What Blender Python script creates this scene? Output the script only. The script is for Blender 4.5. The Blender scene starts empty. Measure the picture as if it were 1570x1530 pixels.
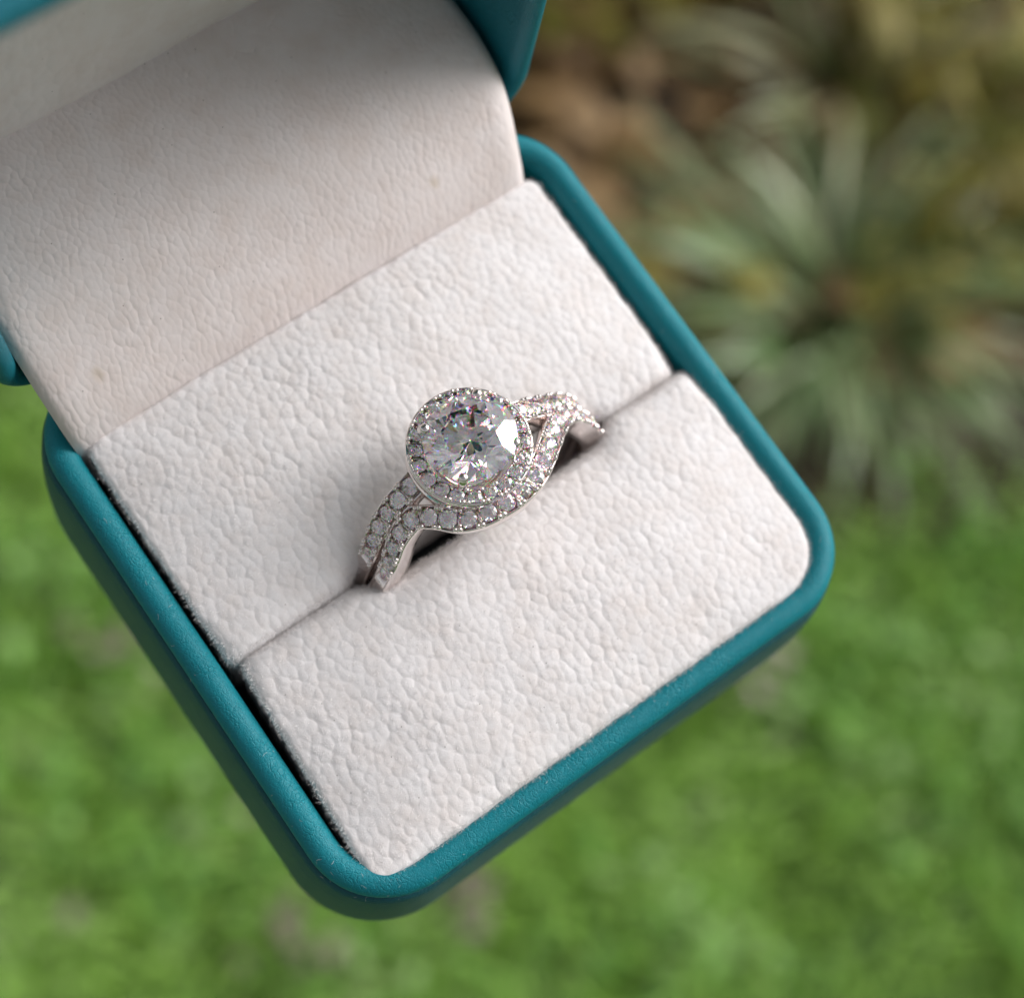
import bpy, math, random
import numpy as np
from mathutils import Matrix, Vector

random.seed(7); rng = np.random.default_rng(7)
scene = bpy.context.scene
COL = scene.collection
MM = 0.001

# ------------------------------------------------------------------ camera
PITCH = math.radians(62.0)          # camera looks down at the lawn
CAM_H = 0.86
sp, cp = math.sin(PITCH), math.cos(PITCH)
cam_d = bpy.data.cameras.new('camera')
cam = bpy.data.objects.new('camera', cam_d); COL.objects.link(cam)
scene.camera = cam
cam.location = (0, 0, CAM_H)
cam.rotation_euler = (math.radians(90) - PITCH, 0, 0)
cam_d.sensor_fit = 'HORIZONTAL'; cam_d.sensor_width = 36.0
cam_d.lens = 2500.0 / 1570.0 * 36.0
cam_d.clip_start = 0.005; cam_d.clip_end = 200.0
cam_d.dof.use_dof = True
cam_d.dof.focus_distance = 0.1125
cam_d.dof.aperture_fstop = cam_d.lens / 3.3
cam_d.dof.aperture_blades = 0

# pose of the ring box in the place (held in the air, nearly level, turned to the side)
BOX_R = Matrix(((0.80913, -0.57427, 0.12458), (-0.53370, -0.80689, -0.25315), (0.24590, 0.13834, -0.95937)))
CV = Matrix(((1, 0, 0), (0, -sp, cp), (0, -cp, -sp)))
BOX_ROT = (CV @ BOX_R).to_4x4()
BOX_LOC = Vector((0, 0, CAM_H)) + CV @ Vector((-4.617, -0.856, 119.496)) * MM
BOX_M = Matrix.Translation(BOX_LOC) @ BOX_ROT

# ------------------------------------------------------------------ light
SUN_BOX = Vector((0.85, -0.06, 0.52)).normalized()     # towards the bright side of the sky, in box axes
SUN_W = (BOX_ROT.to_3x3() @ SUN_BOX).normalized()
sun_el = math.asin(SUN_W.z); sun_az = math.atan2(SUN_W.x, SUN_W.y)
world = bpy.data.worlds.new('World'); scene.world = world; world.use_nodes = True
wn = world.node_tree
bg = wn.nodes['Background']
sky = wn.nodes.new('ShaderNodeTexSky'); sky.sky_type = 'NISHITA'; sky.sun_disc = False
sky.sun_elevation = sun_el; sky.sun_rotation = sun_az
sky.air_density = 1.0; sky.dust_density = 4.0; sky.ozone_density = 1.0
hs = wn.nodes.new('ShaderNodeHueSaturation'); hs.inputs['Saturation'].default_value = 0.14      # thin even cloud: a pale sky
wn.links.new(sky.outputs[0], hs.inputs['Color']); wn.links.new(hs.outputs[0], bg.inputs[0]); bg.inputs[1].default_value = 0.10
sun_d = bpy.data.lights.new('sun', 'SUN'); sun_d.energy = 1.7; sun_d.angle = math.radians(48)
sun_d.color = (1.0, 0.965, 0.975)
sun = bpy.data.objects.new('sun', sun_d); COL.objects.link(sun)
sun.rotation_euler = (-SUN_W).to_track_quat('-Z', 'Y').to_euler()
scene.view_settings.view_transform = 'Standard'; scene.view_settings.look = 'None'
scene.view_settings.exposure = 0.36; scene.view_settings.gamma = 1.0
scene.view_settings.use_curve_mapping = False
scene.render.engine = 'CYCLES'
cy = scene.cycles
cy.max_bounces = 24; cy.transmission_bounces = 24; cy.glossy_bounces = 8; cy.diffuse_bounces = 3
cy.sample_clamp_indirect = 30.0; cy.caustics_reflective = True; cy.caustics_refractive = True
cy.blur_glossy = 0.3
cy.use_adaptive_sampling = True; cy.adaptive_threshold = 0.03
cy.use_denoising = True
try: cy.denoiser = 'OPENIMAGEDENOISE'
except Exception: pass

# ------------------------------------------------------------------ helpers
def mesh(name, verts, faces, mat, parent=None, smooth=True, scale=MM):
    me = bpy.data.meshes.new(name)
    me.from_pydata([tuple(v) for v in (np.asarray(verts, float) * scale)], [], [tuple(map(int, f)) for f in faces])
    me.update()
    if smooth: me.polygons.foreach_set('use_smooth', [True] * len(me.polygons))
    if mat: me.materials.append(mat)
    o = bpy.data.objects.new(name, me); COL.objects.link(o)
    if parent: o.parent = parent
    return o

def inst(name, src, parent, m):
    o = bpy.data.objects.new(name, src.data); COL.objects.link(o)
    o.parent = parent; o.matrix_local = m
    return o

def tag(o, label=None, cat=None, kind=None, group=None):
    if label: o['label'] = label
    if cat: o['category'] = cat
    if kind: o['kind'] = kind
    if group: o['group'] = group
    return o

def empty(name, m=None):
    o = bpy.data.objects.new(name, None); COL.objects.link(o); o.empty_display_size = 0.01
    if m is not None: o.matrix_world = m
    return o

def grid_faces(nr, nc, closed_c=True, flip=False):
    f = []
    for i in range(nr - 1):
        for j in range(nc if closed_c else nc - 1):
            a, b = i * nc + j, i * nc + (j + 1) % nc
            c, d = (i + 1) * nc + (j + 1) % nc, (i + 1) * nc + j
            f.append((a, d, c, b) if flip else (a, b, c, d))
    return f

class NT:
    def __init__(s, name):
        s.m = bpy.data.materials.new(name); s.m.use_nodes = True; s.t = s.m.node_tree
        s.b = s.t.nodes['Principled BSDF']; s.out = s.t.nodes['Material Output']
    def n(s, typ, **kw):
        n = s.t.nodes.new(typ)
        for k, v in kw.items():
            if k.startswith('i_'):
                key = k[2:]; key = int(key) if key.isdigit() else key.replace('_', ' ')
                n.inputs[key].default_value = v
            else: setattr(n, k, v)
        return n
    def l(s, a, b): s.t.links.new(a, b)
    def mmcoord(s, scale=(1000, 1000, 1000)):
        tc = s.n('ShaderNodeTexCoord'); mp = s.n('ShaderNodeMapping'); mp.inputs['Scale'].default_value = scale
        s.l(tc.outputs['Object'], mp.inputs['Vector']); return mp.outputs[0]
    def math(s, op, a, b=None):
        n = s.n('ShaderNodeMath', operation=op)
        for i, v in enumerate((a, b)):
            if v is None: continue
            if isinstance(v, (int, float)): n.inputs[i].default_value = v
            else: s.l(v, n.inputs[i])
        return n.outputs[0]
    def mix(s, fac, c1, c2):
        n = s.n('ShaderNodeMix', data_type='RGBA')
        if isinstance(fac, (int, float)): n.inputs[0].default_value = fac
        else: s.l(fac, n.inputs[0])
        for i, c in ((6, c1), (7, c2)):
            if isinstance(c, tuple): n.inputs[i].default_value = c if len(c) == 4 else (*c, 1)
            else: s.l(c, n.inputs[i])
        return n.outputs[2]
    def ramp(s, x, pts):
        n = s.n('ShaderNodeValToRGB'); e = n.color_ramp.elements
        while len(e) < len(pts): e.new(0.5)
        for el, (p, c) in zip(e, pts): el.position = p; el.color = (*c, 1) if len(c) == 3 else c
        s.l(x, n.inputs[0]); return n.outputs[0]

# ------------------------------------------------------------------ materials
def suede(name, col, cell=1.5, depth=0.00011, upright=False, stain=False):
    k = NT(name)
    v = k.mmcoord()
    if upright:
        sw = k.n('ShaderNodeMapping'); sw.inputs['Rotation'].default_value = (-math.pi / 2, 0, 0); k.l(v, sw.inputs[0]); v = sw.outputs[0]
    nz = k.n('ShaderNodeTexNoise', i_Scale=0.9, i_Detail=2.0); k.l(v, nz.inputs['Vector'])
    ad = k.n('ShaderNodeMixRGB', blend_type='LINEAR_LIGHT'); ad.inputs[0].default_value = 0.22
    k.l(v, ad.inputs[1]); k.l(nz.outputs['Color'], ad.inputs[2])
    mp = k.n('ShaderNodeMapping'); mp.inputs['Rotation'].default_value = (0, 0, 0.5); mp.inputs['Scale'].default_value = (1.12, 0.86, 1.0)
    k.l(ad.outputs[0], mp.inputs['Vector'])
    vo = k.n('ShaderNodeTexVoronoi', feature='SMOOTH_F1', voronoi_dimensions='2D', i_Scale=cell); vo.inputs['Smoothness'].default_value = 0.5
    k.l(mp.outputs[0], vo.inputs['Vector'])
    big = k.n('ShaderNodeTexNoise', i_Scale=0.22, i_Detail=2.0); k.l(v, big.inputs['Vector'])
    amp = k.ramp(big.outputs['Fac'], [(0.35, (0.55,) * 3), (0.65, (1, 1, 1))])
    pk = k.math('MULTIPLY', k.math('SUBTRACT', 1.0, k.math('POWER', vo.outputs['Distance'], 2.0)), amp)
    fine = k.n('ShaderNodeTexNoise', i_Scale=11.0, i_Detail=2.0, i_Roughness=0.7); k.l(v, fine.inputs['Vector'])
    h = k.math('ADD', pk, k.math('MULTIPLY', fine.outputs['Fac'], 0.16))
    bp = k.n('ShaderNodeBump', i_Strength=1.0, i_Distance=depth); k.l(h, bp.inputs['Height'])
    k.l(bp.outputs[0], k.b.inputs['Normal'])
    dirt = k.n('ShaderNodeTexNoise', i_Scale=0.35, i_Detail=4.0, i_Roughness=0.65); k.l(v, dirt.inputs['Vector'])
    f1 = k.ramp(dirt.outputs['Fac'], [(0.40, (0, 0, 0)), (0.75, (1, 1, 1))])
    c1 = k.mix(f1, col, (col[0] * 0.93, col[1] * 0.89, col[2] * 0.86))
    spk = k.n('ShaderNodeTexVoronoi', feature='F1', voronoi_dimensions='2D', i_Scale=0.55); k.l(v, spk.inputs['Vector'])
    f2 = k.ramp(spk.outputs['Distance'], [(0.0, (1, 1, 1)), (0.035, (0, 0, 0))])
    sc = k.n('ShaderNodeSeparateColor'); k.l(spk.outputs['Color'], sc.inputs[0])
    f3 = k.math('MULTIPLY', f2, k.math('GREATER_THAN', sc.outputs[0], 0.86))
    c2 = k.mix(f3, c1, (0.12, 0.09, 0.07))
    if stain:      # a few yellowish glue spots
        gl = k.n('ShaderNodeTexVoronoi', feature='F1', voronoi_dimensions='2D', i_Scale=0.13); k.l(ad.outputs[0], gl.inputs['Vector'])
        sy = k.n('ShaderNodeSeparateXYZ'); k.l(v, sy.inputs[0]); low = k.math('LESS_THAN', sy.outputs[1], 20.5)
        gs = k.n('ShaderNodeSeparateColor'); k.l(gl.outputs['Color'], gs.inputs[0])
        f4 = k.math('MULTIPLY', k.ramp(gl.outputs['Distance'], [(0.02, (1, 1, 1)), (0.075, (0, 0, 0))]), k.math('MULTIPLY', k.math('GREATER_THAN', gs.outputs[1], 0.5), low))
        c2 = k.mix(k.math('MULTIPLY', f4, .3), c2, (0.42, 0.30, 0.13))
    k.l(c2, k.b.inputs['Base Color'])
    k.b.inputs['Roughness'].default_value = 0.95
    k.b.inputs['Specular IOR Level'].default_value = 0.15
    k.b.inputs['Sheen Weight'].default_value = 0.25; k.b.inputs['Sheen Roughness'].default_value = 0.6
    return k.m

def leather(name, col, cell=2.3, depth=0.000032, rough=0.5, sheen=0.0, spec=0.3):
    k = NT(name)
    v = k.mmcoord()
    nz = k.n('ShaderNodeTexNoise', i_Scale=1.6, i_Detail=2.0); k.l(v, nz.inputs['Vector'])
    ad = k.n('ShaderNodeMixRGB', blend_type='LINEAR_LIGHT'); ad.inputs[0].default_value = 0.28
    k.l(v, ad.inputs[1]); k.l(nz.outputs['Color'], ad.inputs[2])
    vo = k.n('ShaderNodeTexVoronoi', feature='DISTANCE_TO_EDGE', i_Scale=cell); k.l(ad.outputs[0], vo.inputs['Vector'])
    vo2 = k.n('ShaderNodeTexVoronoi', feature='DISTANCE_TO_EDGE', i_Scale=cell * 2.1); k.l(ad.outputs[0], vo2.inputs['Vector'])
    e1 = k.ramp(vo.outputs['Distance'], [(0.0, (0, 0, 0)), (0.13, (1, 1, 1))])
    e2 = k.ramp(vo2.outputs['Distance'], [(0.0, (0, 0, 0)), (0.16, (1, 1, 1))])
    big = k.n('ShaderNodeTexNoise', i_Scale=0.5, i_Detail=2.0); k.l(v, big.inputs['Vector'])
    msk = k.ramp(big.outputs['Fac'], [(0.38, (0.15,) * 3), (0.6, (1, 1, 1))])
    fn = k.n('ShaderNodeTexNoise', i_Scale=9.0, i_Detail=3.0); k.l(v, fn.inputs['Vector'])
    h = k.math('ADD', k.math('ADD', k.math('MULTIPLY', e1, msk), k.math('MULTIPLY', e2, 0.4)), k.math('MULTIPLY', fn.outputs['Fac'], 0.35))
    bp = k.n('ShaderNodeBump', i_Strength=0.9, i_Distance=depth); k.l(h, bp.inputs['Height'])
    k.l(bp.outputs[0], k.b.inputs['Normal'])
    va = k.n('ShaderNodeTexNoise', i_Scale=0.25, i_Detail=4.0); k.l(v, va.inputs['Vector'])
    k.l(k.mix(va.outputs['Fac'], (col[0] * .85, col[1] * .88, col[2] * .9), (col[0] * 1.2, col[1] * 1.1, col[2] * 1.08)), k.b.inputs['Base Color'])
    k.b.inputs['Roughness'].default_value = rough
    k.b.inputs['Specular IOR Level'].default_value = spec
    k.b.inputs['Sheen Weight'].default_value = sheen; k.b.inputs['Sheen Roughness'].default_value = 0.4; k.b.inputs['Sheen Tint'].default_value = (0.75, 0.68, 0.62, 1)
    return k.m

def plain(name, col, rough=0.5, metal=0.0, spec=0.5):
    k = NT(name); k.b.inputs['Base Color'].default_value = (*col, 1)
    k.b.inputs['Roughness'].default_value = rough; k.b.inputs['Metallic'].default_value = metal
    k.b.inputs['Specular IOR Level'].default_value = spec
    return k.m

def gold(name):
    k = NT(name)
    v = k.mmcoord()
    nz = k.n('ShaderNodeTexNoise', i_Scale=2.2, i_Detail=4.0); k.l(v, nz.inputs['Vector'])
    k.l(k.ramp(nz.outputs['Fac'], [(0.35, (0.07,) * 3), (0.7, (0.2,) * 3)]), k.b.inputs['Roughness'])
    bp = k.n('ShaderNodeBump', i_Strength=0.25, i_Distance=0.00004); k.l(nz.outputs['Fac'], bp.inputs['Height'])
    k.l(bp.outputs[0], k.b.inputs['Normal'])
    k.b.inputs['Base Color'].default_value = (0.86, 0.79, 0.765, 1); k.b.inputs['Metallic'].default_value = 1.0  # pinkish cast in the base colour stands in for warm reflections
    return k.m

def crystal(name, iors=(2.28, 2.37, 2.49), fire=0.26, tint=(1.0, 0.985, 0.982)):
    """clear stone: one glass for all colours, and a share of red, green and blue glasses of different index"""
    k = NT(name); k.t.nodes.remove(k.b); prev = None
    for c, ior in (((1 - fire,) * 3, iors[1]), ((fire, 0, 0), iors[0]), ((0, fire, 0), iors[1]), ((0, 0, fire), iors[2])):
        g = k.n('ShaderNodeBsdfGlass', i_Roughness=0.0, i_IOR=ior); g.inputs['Color'].default_value = (c[0] * tint[0], c[1] * tint[1], c[2] * tint[2], 1)
        if prev is None: prev = g
        else:
            a = k.n('ShaderNodeAddShader'); k.l(prev.outputs[0], a.inputs[0]); k.l(g.outputs[0], a.inputs[1]); prev = a
    k.l(prev.outputs[0], k.out.inputs['Surface'])
    return k.m

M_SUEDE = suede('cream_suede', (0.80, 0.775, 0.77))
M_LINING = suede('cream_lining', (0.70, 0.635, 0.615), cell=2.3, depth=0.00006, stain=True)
M_LINING_UP = suede('cream_lining_upright', (0.70, 0.635, 0.615), cell=1.1, depth=0.00005, upright=True)
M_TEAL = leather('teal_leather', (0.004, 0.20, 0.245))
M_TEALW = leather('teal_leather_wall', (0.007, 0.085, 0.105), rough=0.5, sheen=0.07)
M_FIBRE = plain('cream_fibre', (0.84, 0.80, 0.78), 0.9, 0, 0.2)
M_METAL = gold('white_gold')
M_GEM = crystal('white_gem')
M_GEM2 = crystal('small_white_gem', (2.16, 2.22, 2.30), 0.10)

# ------------------------------------------------------------------ ground (large structure)
def ground_mat():
    k = NT('ground_soil'); v = k.mmcoord((1, 1, 1))
    n1 = k.n('ShaderNodeTexNoise', i_Scale=14.0, i_Detail=8.0, i_Roughness=0.65); k.l(v, n1.inputs['Vector'])
    n2 = k.n('ShaderNodeTexNoise', i_Scale=3.0, i_Detail=4.0); k.l(v, n2.inputs['Vector'])
    soil = k.ramp(n1.outputs['Fac'], [(0.3, (0.022, 0.016, 0.010)), (0.55, (0.055, 0.038, 0.022)), (0.75, (0.10, 0.07, 0.04))])
    moss = k.ramp(n1.outputs['Fac'], [(0.3, (0.04, 0.09, 0.02)), (0.7, (0.10, 0.20, 0.04))])
    sx = k.n('ShaderNodeSeparateXYZ'); k.l(v, sx.inputs[0])
    edge = k.math('ADD', k.math('ADD', sx.outputs[1], k.math('MULTIPLY', n2.outputs['Fac'], 0.12)), k.math('MINIMUM', k.math('MULTIPLY', k.math('SUBTRACT', sx.outputs[0], 0.10), 1.2), 0.0))
    bed = k.math('MULTIPLY', k.math('GREATER_THAN', edge, 0.485), k.math('LESS_THAN', sx.outputs[1], 1.5))
    k.l(k.mix(bed, moss, soil), k.b.inputs['Base Color'])
    bp = k.n('ShaderNodeBump', i_Strength=0.8, i_Distance=0.01); k.l(n1.outputs['Fac'], bp.inputs['Height'])
    k.l(bp.outputs[0], k.b.inputs['Normal']); k.b.inputs['Roughness'].default_value = 0.95
    return k.m
gv, gf = [], []
NG = 40
xs = np.sign(np.linspace(-1, 1, NG)) * np.abs(np.linspace(-1, 1, NG)) ** 3 * 60
for y in xs:
    for x in xs: gv.append((x, y + 0.45, 0.008 * math.sin(x * 3) * math.cos(y * 2.3) if abs(x) < 3 and abs(y) < 3 else 0))
g = mesh('ground', gv, grid_faces(NG, NG, False), ground_mat(), scale=1.0)
tag(g, 'dark soil and moss of the garden ground under lawn and bed', kind='structure')

def leaf_mat(name, cols, trans=0.25, nscale=9.0):
    k = NT(name)
    at = k.n('ShaderNodeAttribute', attribute_name='rnd')
    v = k.mmcoord((1, 1, 1))
    n = k.n('ShaderNodeTexNoise', i_Scale=nscale, i_Detail=4.0); k.l(v, n.inputs['Vector'])
    f = k.math('ADD', k.math('MULTIPLY', at.outputs['Fac'], 0.6), k.math('MULTIPLY', k.math('SUBTRACT', n.outputs['Fac'], 0.5), 1.3))
    f = k.math('ADD', f, 0.2)
    c = k.ramp(f, cols)
    k.l(c, k.b.inputs['Base Color']); k.b.inputs['Roughness'].default_value = 0.55
    k.b.inputs['Specular IOR Level'].default_value = 0.4
    tr = k.n('ShaderNodeBsdfTranslucent'); k.l(c, tr.inputs[0])
    mx = k.n('ShaderNodeMixShader'); mx.inputs[0].default_value = trans
    k.l(k.b.outputs[0], mx.inputs[1]); k.l(tr.outputs[0], mx.inputs[2]); k.l(mx.outputs[0], k.out.inputs['Surface'])
    return k.m

def add_rnd(o, per_vert):
    a = o.data.attributes.new('rnd', 'FLOAT', 'POINT'); a.data.foreach_set('value', np.asarray(per_vert, np.float32))

def blades(name, pos, length, width, lean, mat, smooth=False):
    """short tapering bent blades, all in one mesh"""
    n = len(pos); az = rng.uniform(0, 2 * np.pi, n)
    d = np.stack([np.cos(az), np.sin(az), np.zeros(n)], 1); s = np.stack([-np.sin(az), np.cos(az), np.zeros(n)], 1)
    s2 = s * np.cos(rng.uniform(-.9, .9, n))[:, None]
    L, Wd, ln = length[:, None], width[:, None], lean[:, None]
    up = np.array([0, 0, 1.0])
    p0 = pos; p1 = pos + up * L * .55 * np.cos(ln * .6) + d * L * .55 * np.sin(ln * .6)
    p2 = p1 + up * L * .45 * np.cos(ln * 1.5) + d * L * .45 * np.sin(ln * 1.5)
    V = np.stack([p0 - s2 * Wd * .4, p0 + s2 * Wd * .4, p1 - s2 * Wd * .5, p1 + s2 * Wd * .5, p2], 1).reshape(-1, 3)
    b = np.arange(n) * 5
    q = np.stack([b, b + 1, b + 3, b + 2], 1); t = np.stack([b + 2, b + 3, b + 4], 1)
    o = mesh(name, V, q.tolist() + t.tolist(), mat, smooth=smooth, scale=1.0)
    add_rnd(o, np.repeat(rng.random(n), 5)); return o

def bed_edge(x): return 0.425 + 0.44 * np.clip((0.10 - x) / 0.30, 0, 1) ** 2 * (3 - 2 * np.clip((0.10 - x) / 0.30, 0, 1)) + 0.02 * np.sin(x * 9) + 0.015 * np.sin(x * 23 + 1)

M_GRASS = leaf_mat('lawn_green', [(0.05, (0.17, 0.30, 0.04)), (0.35, (0.32, 0.55, 0.085)), (0.65, (0.43, 0.70, 0.155)), (0.9, (0.58, 0.74, 0.34))], 0.40, 16.0)
N = 120000
P = np.c_[rng.uniform(-1.3, 1.3, N), rng.uniform(-0.7, 1.0, N), np.zeros(N)]
P = P[P[:, 1] < bed_edge(P[:, 0]) + rng.normal(0, .018, N)]
dens = np.sin(P[:, 0] * 17 + 2 * np.sin(P[:, 1] * 11)) * np.cos(P[:, 1] * 19 + P[:, 0] * 5)
P = P[dens + rng.random(len(P)) * 1.6 > -0.75]
n = len(P)
go = blades('lawn_grass', P, rng.uniform(.018, .042, n), rng.uniform(.0025, .005, n), rng.uniform(.4, 1.7, n), M_GRASS)
tag(go, 'short bright green lawn grass filling the lower garden', 'grass', kind='stuff')

# broad little leaves mixed into the lawn
def discs(name, P, r, mat, tilt=.7, seg=6, stretch=1.0):
    n = len(P); az = rng.uniform(0, 6.283, n); tl = np.abs(rng.normal(0, tilt, n)); ta = rng.uniform(0, 6.283, n)
    nx = np.stack([np.sin(tl) * np.cos(ta), np.sin(tl) * np.sin(ta), np.cos(tl)], 1)
    u = np.cross(nx, np.stack([np.cos(az), np.sin(az), np.zeros(n)], 1) + 1e-3); u /= np.linalg.norm(u, axis=1)[:, None]
    w = np.cross(nx, u); vs = []
    for k in range(seg):
        a = 2 * np.pi * k / seg
        vs.append(P + u * (r * stretch * np.cos(a))[:, None] + w * (r * np.sin(a))[:, None] + nx * (r * .25 * np.cos(2 * a))[:, None])
    V = np.stack(vs, 1).reshape(-1, 3); b = np.arange(n) * seg
    o = mesh(name, V, np.stack([b + k for k in range(seg)], 1).tolist(), mat, smooth=False, scale=1.0)
    add_rnd(o, np.repeat(rng.random(n), seg)); return o
N = 22000
P = np.c_[rng.uniform(-1.2, 1.2, N), rng.uniform(-0.6, 0.95, N), rng.uniform(.012, .034, N)]
P = P[P[:, 1] < bed_edge(P[:, 0]) + .03]
cl = np.sin(P[:, 0] * 13 + 1) * np.sin(P[:, 1] * 15) + .5 * np.sin(P[:, 0] * 31 + P[:, 1] * 27)
P = P[cl > -.1]
M_CLOVER = leaf_mat('clover_green', [(0.05, (0.14, 0.29, 0.05)), (0.5, (0.26, 0.52, 0.10)), (0.9, (0.46, 0.66, 0.28))], 0.40, 16.0)
tag(discs('clover', P, rng.uniform(.003, .007, len(P)), M_CLOVER), 'small round clover leaves spread through the lawn', 'clover', kind='stuff')

# brown fallen leaves on the planting bed
M_LITTER = leaf_mat('dry_leaf', [(0.0, (0.06, 0.036, 0.014)), (0.35, (0.20, 0.12, 0.045)), (0.65, (0.38, 0.24, 0.10)), (0.9, (0.50, 0.35, 0.20))], 0.1)
N = 3600
P = np.c_[rng.uniform(-1.0, 1.3, N), rng.uniform(0.45, 1.5, N), rng.uniform(.003, .03, N)]
P = P[P[:, 1] > bed_edge(P[:, 0]) + .085]; N = len(P)  # strip kept bare: its dark soil stands in for shade under the clump
tag(discs('leaf_litter', P, rng.uniform(.008, .022, N), M_LITTER, tilt=.5, stretch=1.6), 'brown and tan fallen leaves scattered over the dark bed', 'leaves', kind='stuff')
N = 36
P = np.c_[rng.uniform(-.8, .8, N), rng.uniform(-.5, 0.47, N), rng.uniform(.03, .04, N)]
for cx_, cy_ in ((-.215, .355), (-.03, .215), (-.10, .195), (.145, .335)):
    P = np.r_[P, np.c_[rng.normal(cx_, .012, 9), rng.normal(cy_, .012, 9), rng.uniform(.03, .04, 9)]]
N = len(P)
tag(discs('fallen_leaves', P, rng.uniform(.003, .007, N), leaf_mat('faded_leaf', [(0.0, (0.12, 0.10, 0.07)), (0.5, (0.26, 0.22, 0.17)), (0.9, (0.42, 0.37, 0.31))], 0.1), tilt=.5, stretch=1.5), 'few small dry leaves lying on the green lawn', 'leaves', kind='stuff')
# low yellow-green herbs behind, at the far part of the bed
M_HERB = leaf_mat('herb_green', [(0.05, (0.08, 0.09, 0.012)), (0.4, (0.20, 0.20, 0.03)), (0.7, (0.36, 0.31, 0.07)), (0.95, (0.46, 0.40, 0.18))])
N = 9500
P = np.c_[rng.uniform(-1.0, 1.2, N), rng.uniform(0.55, 1.5, N), rng.uniform(.01, .09, N)]
P = P[P[:, 1] > bed_edge(P[:, 0]) + .03]
cl = np.sin(P[:, 0] * 12 + .5) * np.sin(P[:, 1] * 14 + 1.2) + .4 * np.sin(P[:, 0] * 29)
P = P[(cl > -.02)]
tag(discs('ground_cover', P, rng.uniform(.006, .014, len(P)), M_HERB, tilt=.7, stretch=1.7), 'low yellow green herbs growing between the fallen leaves', 'plants', kind='stuff')

# arching grass clumps in the bed
def strap_leaf(name, L, bend, w, mat, parent):
    k = 9; V = []
    ang = 0.15; p = np.array([0.0, 0.0]); pts = [p.copy()]; angs = [ang]
    for i in range(k - 1):
        ang += bend / (k - 1) * (0.5 + i / (k - 1)); p = p + L / (k - 1) * np.array([math.sin(ang), math.cos(ang)]); pts.append(p.copy()); angs.append(ang)
    for i, (q, a) in enumerate(zip(pts, angs)):
        t = i / (k - 1); hw = w * (0.55 + 0.45 * math.sin(min(1, t * 2) * 1.57)) * (1 - t ** 3.5) * .5 + 1e-5
        nx, nz = -math.cos(a), math.sin(a)
        V += [(q[0], -hw, q[1]), (q[0] - nx * -hw * .25, 0, q[1] - hw * .35), (q[0], hw, q[1])]
    o = mesh(name, V, grid_faces(k, 3, False), mat, parent, scale=1.0)
    return o
def strap_mat(name, a, b, c):
    k = NT(name); oi = k.n('ShaderNodeObjectInfo')
    col = k.ramp(oi.outputs['Random'], [(0.0, a), (0.5, b), (1.0, c)])
    tc = k.n('ShaderNodeTexCoord'); mp = k.n('ShaderNodeMapping'); mp.inputs['Scale'].default_value = (4, 900, 4)
    k.l(tc.outputs['Object'], mp.inputs[0]); n = k.n('ShaderNodeTexNoise', i_Scale=1.0); k.l(mp.outputs[0], n.inputs[0])
    col = k.mix(k.math('MULTIPLY', n.outputs['Fac'], .4), col, (0.30, 0.34, 0.20))
    k.l(col, k.b.inputs['Base Color']); k.b.inputs['Roughness'].default_value = 0.32; k.b.inputs['Specular IOR Level'].default_value = 0.6
    return k.m
M_STRAP = strap_mat('strap_leaf_green', (0.06, 0.15, 0.03), (0.16, 0.29, 0.075), (0.48, 0.53, 0.30))
M_STRAP2 = strap_mat('strap_leaf_pale', (0.13, 0.17, 0.05), (0.26, 0.28, 0.11), (0.44, 0.42, 0.24))
def clump(loc, nb, Lr, label, mat, group='grass clumps in the bed', spread=1.0):
    root = empty('grass_clump', Matrix.Translation(loc)); tag(root, label, 'ornamental grass', group=group)
    prot = [strap_leaf('leaf_blade', Lr * (0.75 + .08 * i), 0.9 + .22 * i, 0.0058 + .0005 * i, mat, root) for i in range(6)]
    for i in range(nb):
        s = prot[i % 6]
        az = i * 2.39996 + random.uniform(-.3, .3)
        m = Matrix.Rotation(az, 4, 'Z') @ Matrix.Translation((random.uniform(0, .045), random.uniform(-.02, .02), 0)) @ Matrix.Rotation(random.uniform(-.15, .75) * spread, 4, 'Y') @ Matrix.Rotation(random.uniform(-.5, .5), 4, 'X') @ Matrix.Diagonal((1, 1, 1, 1)).lerp(Matrix.Scale(random.uniform(.75, 1.15), 4), 1.0)
        if i < 6: s.matrix_local = m
        else: inst('leaf_blade', s, root, m)
    return root
clump((0.205, 0.575, 0.0), 120, 0.155, 'spiky green grass clump arching beside the dark soil', M_STRAP)
clump((0.235, 0.755, 0.0), 34, 0.16, 'pale grey green grass clump farther up the bed', M_STRAP2)

# ------------------------------------------------------------------ ring box
box = empty('ring_box', BOX_M)
tag(box, 'open teal leather ring box with cream suede cushions', 'ring box')

def rrect(hx, hy, r, n=14, radii=None):
    R_ = radii or (r, r, r, r)                # (+x+y), (-x+y), (-x-y), (+x-y)
    pts = []
    for (sx, sy, a0), q in zip(((1, 1, 0), (-1, 1, 90), (-1, -1, 180), (1, -1, 270)), R_):
        q = max(q, .05); cx, cy_ = sx * (hx - q), sy * (hy - q)
        for k in range(n + 1):
            a = math.radians(a0 + 90 * k / n); pts.append((cx + q * math.cos(a), cy_ + q * math.sin(a)))
    # subdivide the straight runs
    out = []
    for i in range(len(pts)):
        a, b = np.array(pts[i]), np.array(pts[(i + 1) % len(pts)])
        out.append(a)
        if np.linalg.norm(b - a) > 4:
            for t in np.linspace(0, 1, 14)[1:-1]: out.append(a + (b - a) * t)
    return np.array(out)

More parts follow.
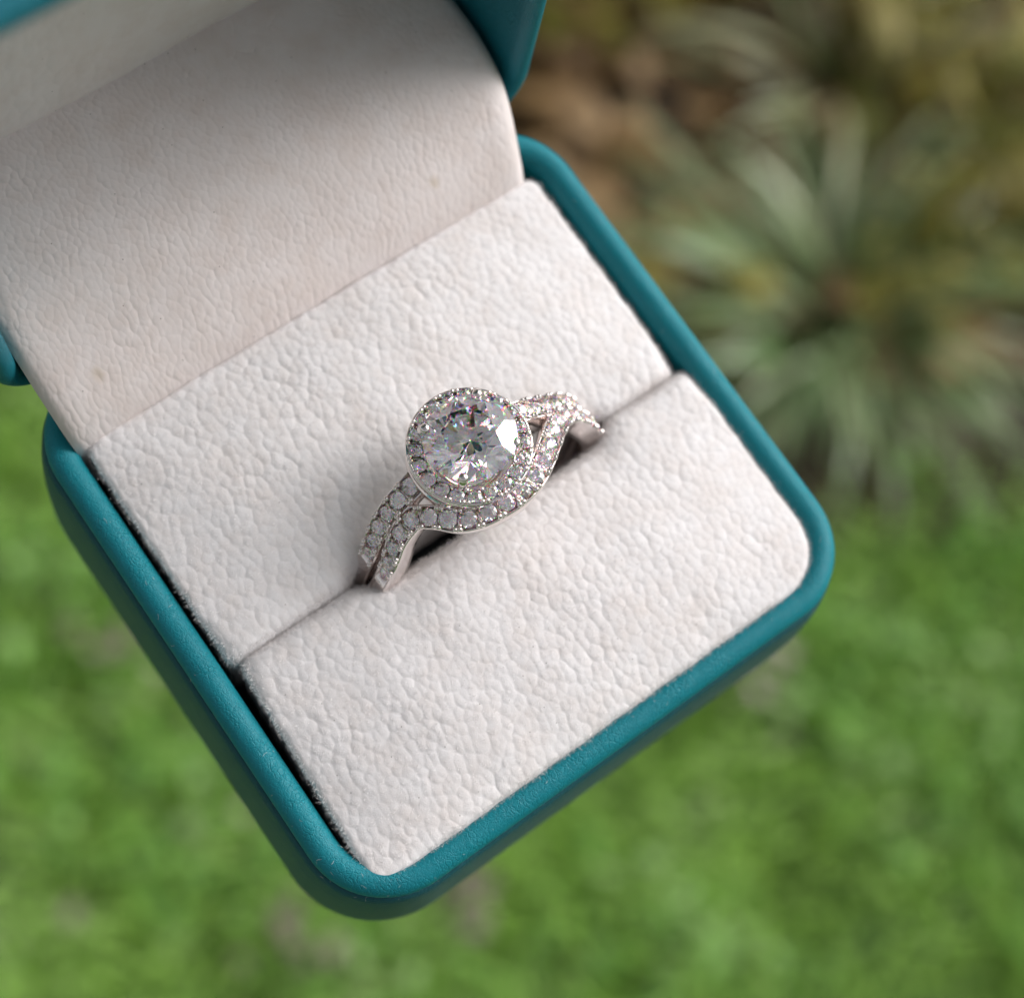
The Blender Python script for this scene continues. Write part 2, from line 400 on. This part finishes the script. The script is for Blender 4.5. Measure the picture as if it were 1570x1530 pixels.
HX, HY, CR = 23.0, 22.6, 6.4
def shell(name, prof, mat, parent, tf, cap=True, cr_=CR):
    """sweep a profile [(offset, height)] round the rounded square"""
    V = []; nc = None
    for o, h in prof:
        p = rrect(HX + o, HY + o, cr_ + o); nc = len(p)
        V += [tf(x, y, h) for x, y in p]
    F = grid_faces(len(prof), nc)
    if cap:
        V.append(tf(0, 0, prof[-1][1])); c = len(V) - 1; b = (len(prof) - 1) * nc
        F += [(b + j, b + (j + 1) % nc, c) for j in range(nc)]
    o = mesh(name, V, F, mat, parent); me = o.data
    vs = np.array([v.co for v in me.vertices]); c_ = vs.mean(0); k_ = np.linalg.norm(vs - c_, axis=1).argmax()
    if (np.array(me.vertices[int(k_)].normal) * (vs[k_] - c_)).sum() < 0: me.flip_normals()
    return o

def arc(cx, cz, rx, rz, a0, a1, n):
    return [(cx + rx * math.cos(math.radians(a0 + (a1 - a0) * i / n)), cz + rz * math.sin(math.radians(a0 + (a1 - a0) * i / n))) for i in range(n + 1)]
bead = [(-2.25, -13.0), (-2.25, -1.6)] + arc(-1.13, -1.15, 1.12, 1.15, 180, -25, 14) + [(-0.45, -1.95), (-0.8, -2.4)]
base_prof = [(-0.7, -2.9), (-0.35, -2.35), (-0.10, -2.12), (0.15, -2.2), (0.38, -2.7), (0.75, -5.0), (1.15, -9), (1.45, -14), (1.3, -21), (0.7, -27), (-0.3, -29.6), (-1.8, -30.8), (-4, -31.2)]
tb = lambda x, y, h: (x, y, h)
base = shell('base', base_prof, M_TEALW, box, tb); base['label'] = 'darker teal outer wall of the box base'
rim = shell('rim', bead, M_TEAL, box, tb, cap=False); rim['label'] = 'rounded teal lip around the base'
# floor of the tray
fl = rrect(HX - 2.2, HY - 2.2, CR - 2.2)
mesh('tray_floor', [(x, y, -12.5) for x, y in fl], [tuple(range(len(fl)))], plain('dark_card', (0.012, 0.014, 0.016), 0.9), box, smooth=False)

# lid, opened upright: its mouth is the plane y = 22.5
LID_D = 18.0
tl = lambda x, y, h: (x, 22.5 + h, 21.9 + y)
lid_prof = [(-2.1, 15.0), (-2.0, 6.0), (-1.9, 1.4)] + arc(-0.98, 1.0, .95, 1.0, 180, 360, 10) + [(0.25, 2.2), (0.6, 5), (0.9, 9), (0.7, LID_D - 3), (0.1, LID_D - 1.2), (-1.2, LID_D - .2), (-3, LID_D)]
lid = shell('lid', lid_prof, leather('teal_leather_lid', (0.008, 0.15, 0.195), rough=0.5), box, tl, cr_=5.0); lid['label'] = 'teal lid standing open behind the base'

# ---- cushions
def smoothstep(a, b, x):
    t = np.clip((x - a) / (b - a), 0, 1); return t * t * (3 - 2 * t)
def slot_gap(x):       # half opening of the slit; the ring pushes the pads apart
    return -0.06 + 1.28 * smoothstep(-11.2, -7.6, x) * (1 - smoothstep(10.4, 13.6, x))

def pad(name, x0, x1, y0, y1, radii, slot_side, ztop, dome, parent, seedv, skew=0.0):
    hx, hy = (x1 - x0) / 2, (y1 - y0) / 2; mx, my = (x0 + x1) / 2, (y0 + y1) / 2
    o = rrect(hx, hy, 1, n=10, radii=radii)
    # resample evenly
    c = np.r_[o, o[:1]]; s = np.r_[0, np.cumsum(np.linalg.norm(np.diff(c, axis=0), axis=1))]
    M_ = 420; u = np.linspace(0, s[-1], M_, endpoint=False); o = np.c_[np.interp(u, s, c[:, 0]), np.interp(u, s, c[:, 1])]
    med = np.c_[np.clip(o[:, 0], -(hx - hy), hx - hy), np.zeros(M_)]
    sl = (o[:, 1] > 0) if slot_side > my else (o[:, 1] < 0)
    wsl = np.clip((np.abs(o[:, 1]) - hy * .6) / (hy * .4), 0, 1) * sl
    rr = 0.5; rv = rr + 0.9 * wsl
    ds = list(np.concatenate([[0] * 3, np.array([0, .015, .06, .13, .22, .34, .48, .65, .85, 1.0]) * rr, np.linspace(rr, 3.2, 14)[1:], np.linspace(3.2, hy, 20)[1:]]))
    V = []
    r2 = np.random.default_rng(seedv); ph = r2.uniform(0, 6.28, 8)
    for i, d in enumerate(ds):
        f = d / hy; p = o * (1 - f) + med * f
        x, y = p[:, 0] + mx, p[:, 1] + my
        z = ztop + dome * (1 - (np.abs(p[:, 0]) / hx) ** 2.0) * (1 - (np.abs(p[:, 1]) / hy) ** 2.6)
        z = z - 0.45 * np.clip((np.abs(p[:, 0]) / hx) ** 4, 0, 1)
        dd = np.minimum(d, rv); z = z - (rv - np.sqrt(np.maximum(0, rv * rv - (rv - dd) ** 2)))
        if i < 3: z = z * 0 + (-11.0, -7.0, -3.5)[i]
        z = z + 0.05 * np.sin(x * .31 + ph[0]) * np.cos(y * .37 + ph[1]) + 0.025 * np.sin(x * .9 + ph[2] + y * .4)
        # wavy cut edge
        wv = 0.07 * np.sin(x * 1.3 + ph[3]) + 0.05 * np.sin(y * 1.9 + ph[4]) + .04 * np.sin((x + y) * 3.1 + ph[5])
        # slot opening near the ring
        near = np.clip(1 - np.abs(y - slot_side) / 7.0, 0, 1) ** 2
        sg = 1 if my > slot_side else -1
        y = y + sg * slot_gap(x) * near
        z = z - 0.55 * (slot_gap(x) + .06) * np.clip(1 - np.abs(y - slot_side) / 4.5, 0, 1) ** 2
        if skew: x = x + skew * np.clip((mx - x) / hx, 0, 1) * (y - y0) / (y1 - y0)
        x = x + wv * .5; y = y + wv * .3
        V += list(zip(x, y, z))
    F = grid_faces(len(ds), M_)
    return mesh(name, V, F, M_SUEDE, parent)
SLOT = -2.15
pad_b = pad('cushion', -20.25, 19.9, SLOT, 17.1, (.9, 1.2, .8, .8), SLOT, 0.20, 1.35, box, 3)
pad_b['label'] = 'rear half of the cream cushion, behind the ring slot'
pad_f = pad('cushion', -20.45, 20.7, -20.7, SLOT, (.8, .9, 1.0, 4.4), SLOT, 0.25, 1.4, box, 5, skew=.75)
pad_f['label'] = 'front half of the cream cushion, before the ring slot'

# ---- lining of the lid
prof = [(17.6, -8), (17.5, -3), (17.45, -0.9), (17.7, 0.2), (18.8, 1.7), (20.6, 3.3), (23.0, 4.5), (24.6, 5.5), (26.5, 6.2), (30, 6.55), (34, 6.6), (37.4, 6.75)]
pc = np.array(prof); s = np.r_[0, np.cumsum(np.linalg.norm(np.diff(pc, axis=0), axis=1))]
uu = np.linspace(0, s[-1], 60)
def cr(uu, s, v):        # smooth interpolation
    k = np.interp(uu, s, v)
    for _ in range(6): k[1:-1] = (k[:-2] + 2 * k[1:-1] + k[2:]) / 4
    return k
py, pz = cr(uu, s, pc[:, 0]), cr(uu, s, pc[:, 1])
V = []; NXF = 60
for y, z in zip(py, pz):
    hr = 18.8 + 1.2 * smoothstep(17.5, 24, y) - .3 * smoothstep(27, 36, y); hl = 20.7 - .4 * smoothstep(27, 36, y)
    for j in range(NXF):
        t = j / (NXF - 1) * 2 - 1; e = 1 - abs(t)
        V.append(((hr + hl) / 2 * t + (hr - hl) / 2, y, z - 0.45 * max(0, 1 - e * 18) ** 2 + .06 * math.sin(t * 9 + y * .5)))
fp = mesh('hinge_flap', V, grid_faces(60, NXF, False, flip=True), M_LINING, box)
sm = fp.modifiers.new('thick', 'SOLIDIFY'); sm.thickness = 0.0008; sm.offset = -1
fp['label'] = 'cream lining flap covering the hinge'
V = []
for i in range(40):
    tz = i / 39
    for j in range(NXF):
        t = j / (NXF - 1) * 2 - 1
        e = min(1 - abs(t), 1 - abs(tz * 2 - 1)); puff = 0.8 * min(1, e * 7) ** .5
        V.append((20.3 * t, 37.3 - puff + .08 * math.sin(t * 7 + tz * 9), 5.6 + 37.2 * tz))
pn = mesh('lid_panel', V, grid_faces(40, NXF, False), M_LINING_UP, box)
sm = pn.modifiers.new('thick', 'SOLIDIFY'); sm.thickness = 0.001; sm.offset = -1
pn['label'] = 'cream padded panel inside the lid'
# hinge pin
def tube(p0, p1, r, n=10):
    p0, p1 = np.array(p0, float), np.array(p1, float); d = p1 - p0; d /= np.linalg.norm(d)
    a = np.cross(d, (0, .3, 1)); a /= np.linalg.norm(a); b = np.cross(d, a); V = []
    for p in (p0, p1): V += [p + r * (math.cos(2 * math.pi * k / n) * a + math.sin(2 * math.pi * k / n) * b) for k in range(n)]
    return V, grid_faces(2, n) + [tuple(range(n))[::-1], tuple(range(n, 2 * n))]
V, F = tube((-15, 22.4, 0.9), (15, 22.4, 0.9), .8)
mesh('hinge', V, F, plain('hinge_metal', (.5, .5, .5), .35, 1.0), box)

# ---- loose fibres of the suede (thousands, one part)
def fibres(parent, n_edge, n_top, seedv):
    me = parent.data; r = np.random.default_rng(seedv)
    co = np.empty(len(me.vertices) * 3, np.float32); me.vertices.foreach_get('co', co); co = co.reshape(-1, 3) / MM
    no = np.empty(len(me.vertices) * 3, np.float32); me.vertices.foreach_get('normal', no); no = no.reshape(-1, 3)
    edge = np.where((no[:, 2] < 0.8) & (no[:, 2] > .12) & (co[:, 2] > -1.6))[0]; top = np.where(no[:, 2] > 0.75)[0]
    ar = np.zeros(len(me.vertices))
    for p_ in me.polygons:
        for v_ in p_.vertices: ar[v_] += p_.area
    idx = np.r_[r.choice(edge, n_edge, p=ar[edge] / ar[edge].sum()), r.choice(top, n_top, p=ar[top] / ar[top].sum())]
    p = co[idx] + r.normal(0, 1, (len(idx), 3)) * np.r_[np.full(n_edge, .08), np.full(n_top, .35)][:, None] * [1, 1, .02]; nn = no[idx]
    e = np.r_[np.ones(n_edge), np.zeros(n_top)]
    d = nn * (0.6 + 0.3 * e)[:, None] + np.array([0, 0, .35]) + r.normal(0, .75, p.shape); d /= np.linalg.norm(d, axis=1)[:, None]
    L = np.where(e > 0, r.uniform(.12, .42, len(p)), r.uniform(.1, .35, len(p)))[:, None]
    sd = np.cross(d, r.normal(0, 1, p.shape)); sd /= np.linalg.norm(sd, axis=1)[:, None]; w = .008
    k1 = p + d * L * .5 + sd * L * .1; k2 = p + d * L + sd * L * r.uniform(-.3, .5, (len(p), 1))
    V = np.stack([p - sd * w, p + sd * w, k1 - sd * w, k1 + sd * w, k2], 1).reshape(-1, 3)
    b = np.arange(len(p)) * 5
    F = np.stack([b, b + 1, b + 3, b + 2], 1).tolist() + np.stack([b + 2, b + 3, b + 4], 1).tolist()
    o = mesh('fuzz', V, F, M_FIBRE, parent); o['kind'] = 'stuff'
fibres(pad_b, 14000, 16000, 11); fibres(pad_f, 17000, 16000, 12)

# lint clinging to the leather of the base
def lint(parent, n, seedv):
    me = parent.data; r = np.random.default_rng(seedv)
    co = np.array([v.co for v in me.vertices]) / MM; no = np.array([v.normal for v in me.vertices])
    if no[co[:, 2].argmax(), 2] < 0: no = -no
    ok = np.where((no[:, 2] > 0.05) & (co[:, 1] < 15) & (co[:, 2] > -9))[0]; idx = r.choice(ok, n)
    p = co[idx] + no[idx] * .02; V, F = [], []
    for q, nn in zip(p, no[idx]):
        d = np.cross(nn, r.normal(0, 1, 3)); d /= np.linalg.norm(d); sd = np.cross(nn, d); L = r.uniform(.1, .45); b = len(V); cv = r.uniform(-.3, .3)
        for t in (0, .5, 1):
            c = q + d * L * t + sd * L * cv * t * (1 - t) * 2 + nn * .06 * t
            V += [c - sd * .006, c + sd * .006]
        F += [(b, b + 1, b + 3, b + 2), (b + 2, b + 3, b + 5, b + 4)]
    o = mesh('lint', V, F, M_FIBRE, parent); o['kind'] = 'stuff'
lint(rim, 80, 21); lint(base, 40, 22)

# ------------------------------------------------------------------ ring
LEAN = math.radians(7)
RING_M = BOX_M @ Matrix.Translation(Vector((1.7, -2.0, -3.3)) * MM) @ Matrix.Rotation(-LEAN, 4, 'X')
ring = empty('engagement_ring', RING_M)
tag(ring, 'white gold halo ring with bypass band of small stones, set in the cushion slot', 'ring')

def brilliant(name, mat, parent=None, rt=0.56, h=0.30):
    """round brilliant of girdle radius 1, table up"""
    V, F = [], []
    th, pd, rn = 0.045, 0.86, 0.24; rm = rt + (1 - rt) * .49
    A = lambda deg: (math.cos(math.radians(deg)), math.sin(math.radians(deg)))
    def add(r, deg, z): c, s_ = A(deg); V.append((r * c, r * s_, z)); return len(V) - 1
    T = [add(rt, 45 * k, th + h) for k in range(8)]
    c22 = math.cos(math.radians(22.5))
    Mv = [add(rm, 45 * k + 22.5, th + h * (1 - (rm * c22 - rt) / (1 - rt))) for k in range(8)]
    G = [add(1, 22.5 * k, th) for k in range(16)]; g2 = [add(1, 22.5 * k, 0) for k in range(16)]
    Nv = [add(rn, 45 * k + 22.5, -pd * (1 - rn * c22)) for k in range(8)]
    cu = add(0, 0, -pd)
    F.append(tuple(T))
    for k in range(8):
        k1 = (k + 1) % 8
        F.append((T[k], Mv[k], T[k1]))
        F.append((T[k], Mv[k - 1], G[2 * k], Mv[k]))
        F.append((Mv[k], G[2 * k], G[2 * k + 1])); F.append((Mv[k], G[2 * k + 1], G[(2 * k + 2) % 16]))
        F.append((cu, Nv[k], g2[2 * k], Nv[k - 1]))
        F.append((Nv[k], g2[2 * k + 1], g2[2 * k])); F.append((Nv[k], g2[(2 * k + 2) % 16], g2[2 * k + 1]))
    for k in range(16): F.append((G[k], g2[k], g2[(k + 1) % 16], G[(k + 1) % 16]))
    o = mesh(name, V, F, mat, parent, smooth=False)
    import bmesh
    bm = bmesh.new(); bm.from_mesh(o.data); bmesh.ops.recalc_face_normals(bm, faces=bm.faces); bm.to_mesh(o.data); bm.free()
    return o

# --- bands: strips that run on a cylinder of radius RB round the ring axis (Y)
RB = 10.7
S1 = [(-180, -.75), (-150, -.8), (-120, -.9), (-95, -1.2), (-75, -1.55), (-62, -1.5), (-54.9, -1.18), (-48.7, -0.74), (-41.5, -0.46), (-35.4, -0.50), (-29.0, -1.40), (-22.8, -2.62), (-15.3, -3.36), (-7.3, -3.66), (1.3, -3.70), (10.3, -3.28), (18.1, -2.5), (24.8, -1.7), (33.1, -0.72), (42.0, 0.02), (50.1, 0.2), (57.5, 0.0), (65.0, -0.35), (75, -.6), (95, -.75), (130, -.75), (180, -.75)]
S2 = [(-27, 1.42), (-29.3, 1.4), (-36.3, 1.28), (-44.9, 1.12), (-53.1, 0.88), (-59.2, 0.62), (-66, 0.36), (-80, .35), (-110, .6), (-150, .7), (-180, .75)]
S3 = [(20, 1.5), (25.8, 1.5), (31.6, 1.38), (37, 1.3), (44, 1.25), (52, 1.2), (60, 1.0), (70, .8), (95, .75), (130, .75), (180, .75)]
def spline(ctrl, n):
    c = np.array(ctrl, float); t = np.arange(len(c)); u = np.linspace(0, len(c) - 1, n); out = []
    for q in u:
        i = min(int(q), len(c) - 2); f = q - i
        p0, p1, p2, p3 = c[max(i - 1, 0)], c[i], c[i + 1], c[min(i + 2, len(c) - 1)]
        out.append(.5 * (2 * p1 + (p2 - p0) * f + (2 * p0 - 5 * p1 + 4 * p2 - p3) * f * f + (3 * p1 - p0 - 3 * p2 + p3) * f ** 3))
    return np.array(out)
def on_cyl(phi, y, r): a = math.radians(phi); return np.array([r * math.sin(a), y, r * math.cos(a)])
def band(name, ctrl, n, wfun, chan, rfun, parent, thfun=lambda ph: 1.75):
    sp_ = spline(ctrl, n); V = []
    P_ = np.array([on_cyl(p, y, RB) for p, y in sp_]); Tn = np.gradient(P_, axis=0)
    for i, (ph, y) in enumerate(sp_):
        t = Tn[i] / (np.linalg.norm(Tn[i]) + 1e-9)
        up = np.array([math.sin(math.radians(ph)), 0, math.cos(math.radians(ph))]); t = t - up * t.dot(up); t /= np.linalg.norm(t)
        s_ = np.cross(up, t); w = wfun(ph); c = chan(ph); th = thfun(ph); R0_ = rfun(ph) - RB
        wl = .15
        prof_ = [(-w * .72, -th), (-w * .95, -th * .65), (-w, -.45), (-w * .98, -.14), (-w + .08, .0), (-w + wl, 0), (-w + wl + .05, -c * .5 - .02), (-w + wl + .1, -c), (w - wl - .1, -c), (w - wl - .05, -c * .5 - .02), (w - wl, 0), (w - .08, .0), (w * .98, -.14), (w, -.45), (w * .95, -th * .65), (w * .72, -th)]
        V += [P_[i] + s_ * a + up * (b + R0_) for a, b in prof_]
    m = 16; F = grid_faces(n, m)
    F += [tuple(range(m)), tuple(range((n - 1) * m, n * m))[::-1]]
    return mesh(name, V, F, M_METAL, parent)
def wS1(ph): return 0.88 if -34 < ph < 40 else (0.93 - 0.20 * min(1, max(0, (-ph - 40) / 26)) if ph < 0 else 0.80)
ch1 = lambda ph: 0.62 * min(1, max(0, (ph + 70) / 4)) * min(1, max(0, (84 - ph) / 4))
b1 = band('bypass_band', S1, 260, wS1, ch1, lambda ph: RB + .0, ring); b1['label'] = 'stone set strand sweeping round the front of the halo'
b2 = band('shoulder_band', S2, 120, lambda ph: .98 - .20 * min(1, max(0, (-ph - 38) / 26)), lambda ph: 0.62 if ph > -68 else 0.0, lambda ph: RB, ring); b2['label'] = 'stone set strand running up to the halo, lower side'
b3 = band('shoulder_band', S3, 120, lambda ph: .92, lambda ph: 0.62 if ph < 66 else 0.0, lambda ph: RB, ring, lambda ph: 3.1 - 1.35 * min(1, max(0, (ph - 34) / 18))); b3['label'] = 'stone set strand running up to the halo, far side'

proto = brilliant('pave_stone', M_GEM2, b1, 0.46, 0.36)
def stone_m(p, up, r, spin):
    z = Vector(up).normalized(); x = z.orthogonal().normalized(); y = z.cross(x)
    R_ = Matrix((x, y, z)).transposed().to_4x4()
    return Matrix.Translation(Vector(p) * MM) @ R_ @ Matrix.Rotation(spin, 4, 'Z') @ Matrix.Scale(r, 4)
first = [True]
beads_V, beads_F = {}, {}
def sphere(V, F, c, rx, up=None, n=8, m=5, sq=1.0):
    c = np.array(c); b = len(V); up = np.array(up if up is not None else (0, 0, 1.0)); a = np.cross(up, (.3, 1, .2)); a /= np.linalg.norm(a); q = np.cross(up, a)
    for i in range(m + 1):
        th = math.pi * i / m
        for j in range(n):
            f_ = 2 * math.pi * j / n
            V.append(c + rx * (math.sin(th) * (math.cos(f_) * a + math.sin(f_) * q) + sq * math.cos(th) * up))
    F += [tuple(b + x for x in f) for f in grid_faces(m + 1, n)]
def lay(par, ctrl, lo, hi, pitch, r0, off0, rev=False):
    sp_ = spline(ctrl, 900); sp_ = sp_[(sp_[:, 0] >= lo) & (sp_[:, 0] <= hi)]
    if (sp_[0, 0] > sp_[-1, 0]) != rev: sp_ = sp_[::-1]
    P_ = np.array([on_cyl(p, y, RB) for p, y in sp_]); s_ = np.r_[0, np.cumsum(np.linalg.norm(np.diff(P_, axis=0), axis=1))]
    cnt = int(s_[-1] // pitch) + 1; V, F = [], []
    qs = []; q = 0.0
    while q <= s_[-1]:
        f_ = np.interp(q, s_, sp_[:, 0]); sc = 1 - .22 * min(1, max(0, (-f_ - 40) / 26)); qs.append((q, sc)); q += pitch * (sc + .02 * random.uniform(-1, 1))
    for q, sc in qs:
        r = r0 * sc; off = off0 * sc; ph = np.interp(q, s_, sp_[:, 0]); y = np.interp(q, s_, sp_[:, 1])
        up = np.array([math.sin(math.radians(ph)), 0, math.cos(math.radians(ph))])
        up2 = up + np.array([random.uniform(-.2, .2), random.uniform(-.2, .2), 0])
        m = stone_m(on_cyl(ph, y + random.uniform(-.03, .03), RB + random.uniform(-.05, .02)), up2, r * random.uniform(.95, 1.03), random.uniform(0, 6))
        if first[0]: proto.parent = par; proto.matrix_local = m; first[0] = False
        else: inst('pave_stone', proto, par, m)
        for dq in (pitch * sc / 2,):
            qq = q + dq
            if qq > s_[-1] + pitch * .6: continue
            qq = min(qq, s_[-1]); p0 = np.array([np.interp(qq, s_, P_[:, i]) for i in range(3)]); p1 = np.array([np.interp(qq - .1, s_, P_[:, i]) for i in range(3)])
            ph2 = np.interp(qq, s_, sp_[:, 0]); u2 = np.array([math.sin(math.radians(ph2)), 0, math.cos(math.radians(ph2))])
            t = p0 - p1; t /= np.linalg.norm(t) + 1e-9; sd = np.cross(u2, t)
            for sg in (-1, 1):
                for e in (-.17, .17):
                    sphere(V, F, p0 + sd * sg * (off - .02) + t * e + u2 * .05, .215 + random.uniform(-.02, .02), u2, sq=1.15)
            # bridge between the stones
            b = len(V)
            for e in (-.13, .13):
                for a_, z_ in ((-off, -.55), (-off, -.12), (off, -.12), (off, -.55)): V.append(p0 + t * e * (1 if z_ < -.3 else .6) + sd * a_ + u2 * z_)
            F.extend([(b, b + 1, b + 2, b + 3), (b + 4, b + 7, b + 6, b + 5), (b + 1, b + 5, b + 6, b + 2), (b, b + 4, b + 5, b + 1), (b + 3, b + 2, b + 6, b + 7)])
    o = mesh('bead_prongs', V, F, M_METAL, par); o['kind'] = 'stuff'
lay(b1, S1, -64.0, 79.0, 1.46, 0.63, .68)
lay(b2, S2, -67.0, -29.5, 1.36, 0.62, .74, rev=True)
lay(b3, S3, 24.0, 62, 1.34, 0.60, .72)

# --- halo
HC = np.array([-0.50, 1.05, 10.95])
def lathe(prof, n=96, c=(0, 0, 0)):
    V = []
    for r, z in prof: V += [(c[0] + r * math.cos(2 * math.pi * j / n), c[1] + r * math.sin(2 * math.pi * j / n), c[2] + z) for j in range(n)]
    return V, grid_faces(len(prof), n)
V, F = lathe([(3.0, -1.35), (3.12, -.35), (3.14, .0), (3.20, .05), (3.30, .0), (3.36, -.3), (3.42, -.62), (4.06, -.62), (4.14, -.3), (4.20, .0), (4.32, .04), (4.42, -.02), (4.47, -.2), (4.45, -.62), (4.36, -.72), (4.36, -.86), (4.47, -.95), (4.47, -1.75), (4.38, -1.95), (4.15, -2.6), (3.75, -3.2), (3.4, -3.4), (3.3, -2.6), (3.2, -1.8), (3.0, -1.35)], c=HC)
halo = mesh('halo', V, F, M_METAL, ring); halo['label'] = 'round halo frame of small stones about the centre stone'
V, F = [], []
NH = 20
for k in range(NH):
    a = 2 * math.pi * (k + .35) / NH
    p = HC + np.array([3.77 * math.cos(a), 3.77 * math.sin(a), -.02])
    inst('halo_stone', proto, halo, stone_m(p, (random.uniform(-.18, .18), random.uniform(-.18, .18), 1), .54 * random.uniform(.95, 1.04), random.uniform(0, 6)))
    a2 = a + math.pi / NH
    for rr_ in (4.22, 3.33):
        for e in (-.04, .04) if rr_ > 4 else (0,):
            sphere(V, F, HC + np.array([rr_ * math.cos(a2 + e), rr_ * math.sin(a2 + e), .05]), .195 + random.uniform(-.02, .02), sq=1.15)
    b = len(V); c_, s_ = math.cos(a2), math.sin(a2); t = np.array([-s_, c_, 0]); rd = np.array([c_, s_, 0])
    for e in (-.1, .1):
        for r_, z_ in ((3.35, -.6), (3.35, -.12), (4.2, -.12), (4.2, -.6)): V.append(HC + rd * r_ + t * e + np.array([0, 0, z_]))
    F += [(b, b + 1, b + 2, b + 3), (b + 4, b + 7, b + 6, b + 5), (b + 1, b + 5, b + 6, b + 2), (b, b + 4, b + 5, b + 1), (b + 3, b + 2, b + 6, b + 7)]
o = mesh('bead_prongs', V, F, M_METAL, halo); o['kind'] = 'stuff'
# gallery under the halo
V, F = lathe([(2.1, -2.7), (2.0, -2.4), (2.1, -2.1), (2.5, -2.1), (2.6, -2.4), (2.5, -2.7), (2.1, -2.7)], 64, HC)
mesh('gallery', V, F, M_METAL, ring)
for k in range(4):
    a = math.radians(45 + 90 * k)
    V, F = tube(HC + np.array([2.3 * math.cos(a), 2.3 * math.sin(a), -2.5]), HC + np.array([3.3 * math.cos(a + .3), 3.3 * math.sin(a + .3), -.9]), .3)
    mesh('gallery_post', V, F, M_METAL, ring)
# centre stone and its four prongs
GZ = 1.35; SR = 3.32
cs = brilliant('centre_stone', M_GEM, ring)
cs.matrix_local = Matrix.Translation(Vector(HC + [0, 0, GZ]) * MM) @ Matrix.Rotation(-.1, 4, 'X') @ Matrix.Rotation(-.1, 4, 'Y') @ Matrix.Rotation(.12, 4, 'Z') @ Matrix.Scale(SR, 4)
cs['label'] = 'large round brilliant cut clear centre stone'
for k in range(4):
    a = math.radians(45 + 90 * k + 1); c_, s_ = math.cos(a), math.sin(a); V, F = [], []
    path = [(2.55, -1.4), (2.9, -.2), (3.22, .7), (3.36, 1.25), (3.30, 1.62), (3.08, 1.78)]; rad = [.34, .34, .33, .33, .36, .30]
    m = 10
    for i, ((r_, z_), q) in enumerate(zip(path, rad)):
        j0, j1 = max(i - 1, 0), min(i + 1, len(path) - 1); d = np.array([path[j1][0] - path[j0][0], path[j1][1] - path[j0][1]]); d /= np.linalg.norm(d)
        for j in range(m):
            f_ = 2 * math.pi * j / m; n1 = q * math.cos(f_); n2 = q * math.sin(f_)
            rr_ = r_ - d[1] * n1; zz = z_ + d[0] * n1
            V.append(HC + np.array([rr_ * c_ - n2 * s_, rr_ * s_ + n2 * c_, zz]))
    F += grid_faces(len(path), m) + [tuple(range(m)), tuple(range((len(path) - 1) * m, len(path) * m))[::-1]]
    sphere(V, F, HC + np.array([3.12 * c_, 3.12 * s_, 1.78]), .39, (c_ * -.25, s_ * -.25, .97), 12, 8, .9)
    mesh('prong', V, F, M_METAL, ring)
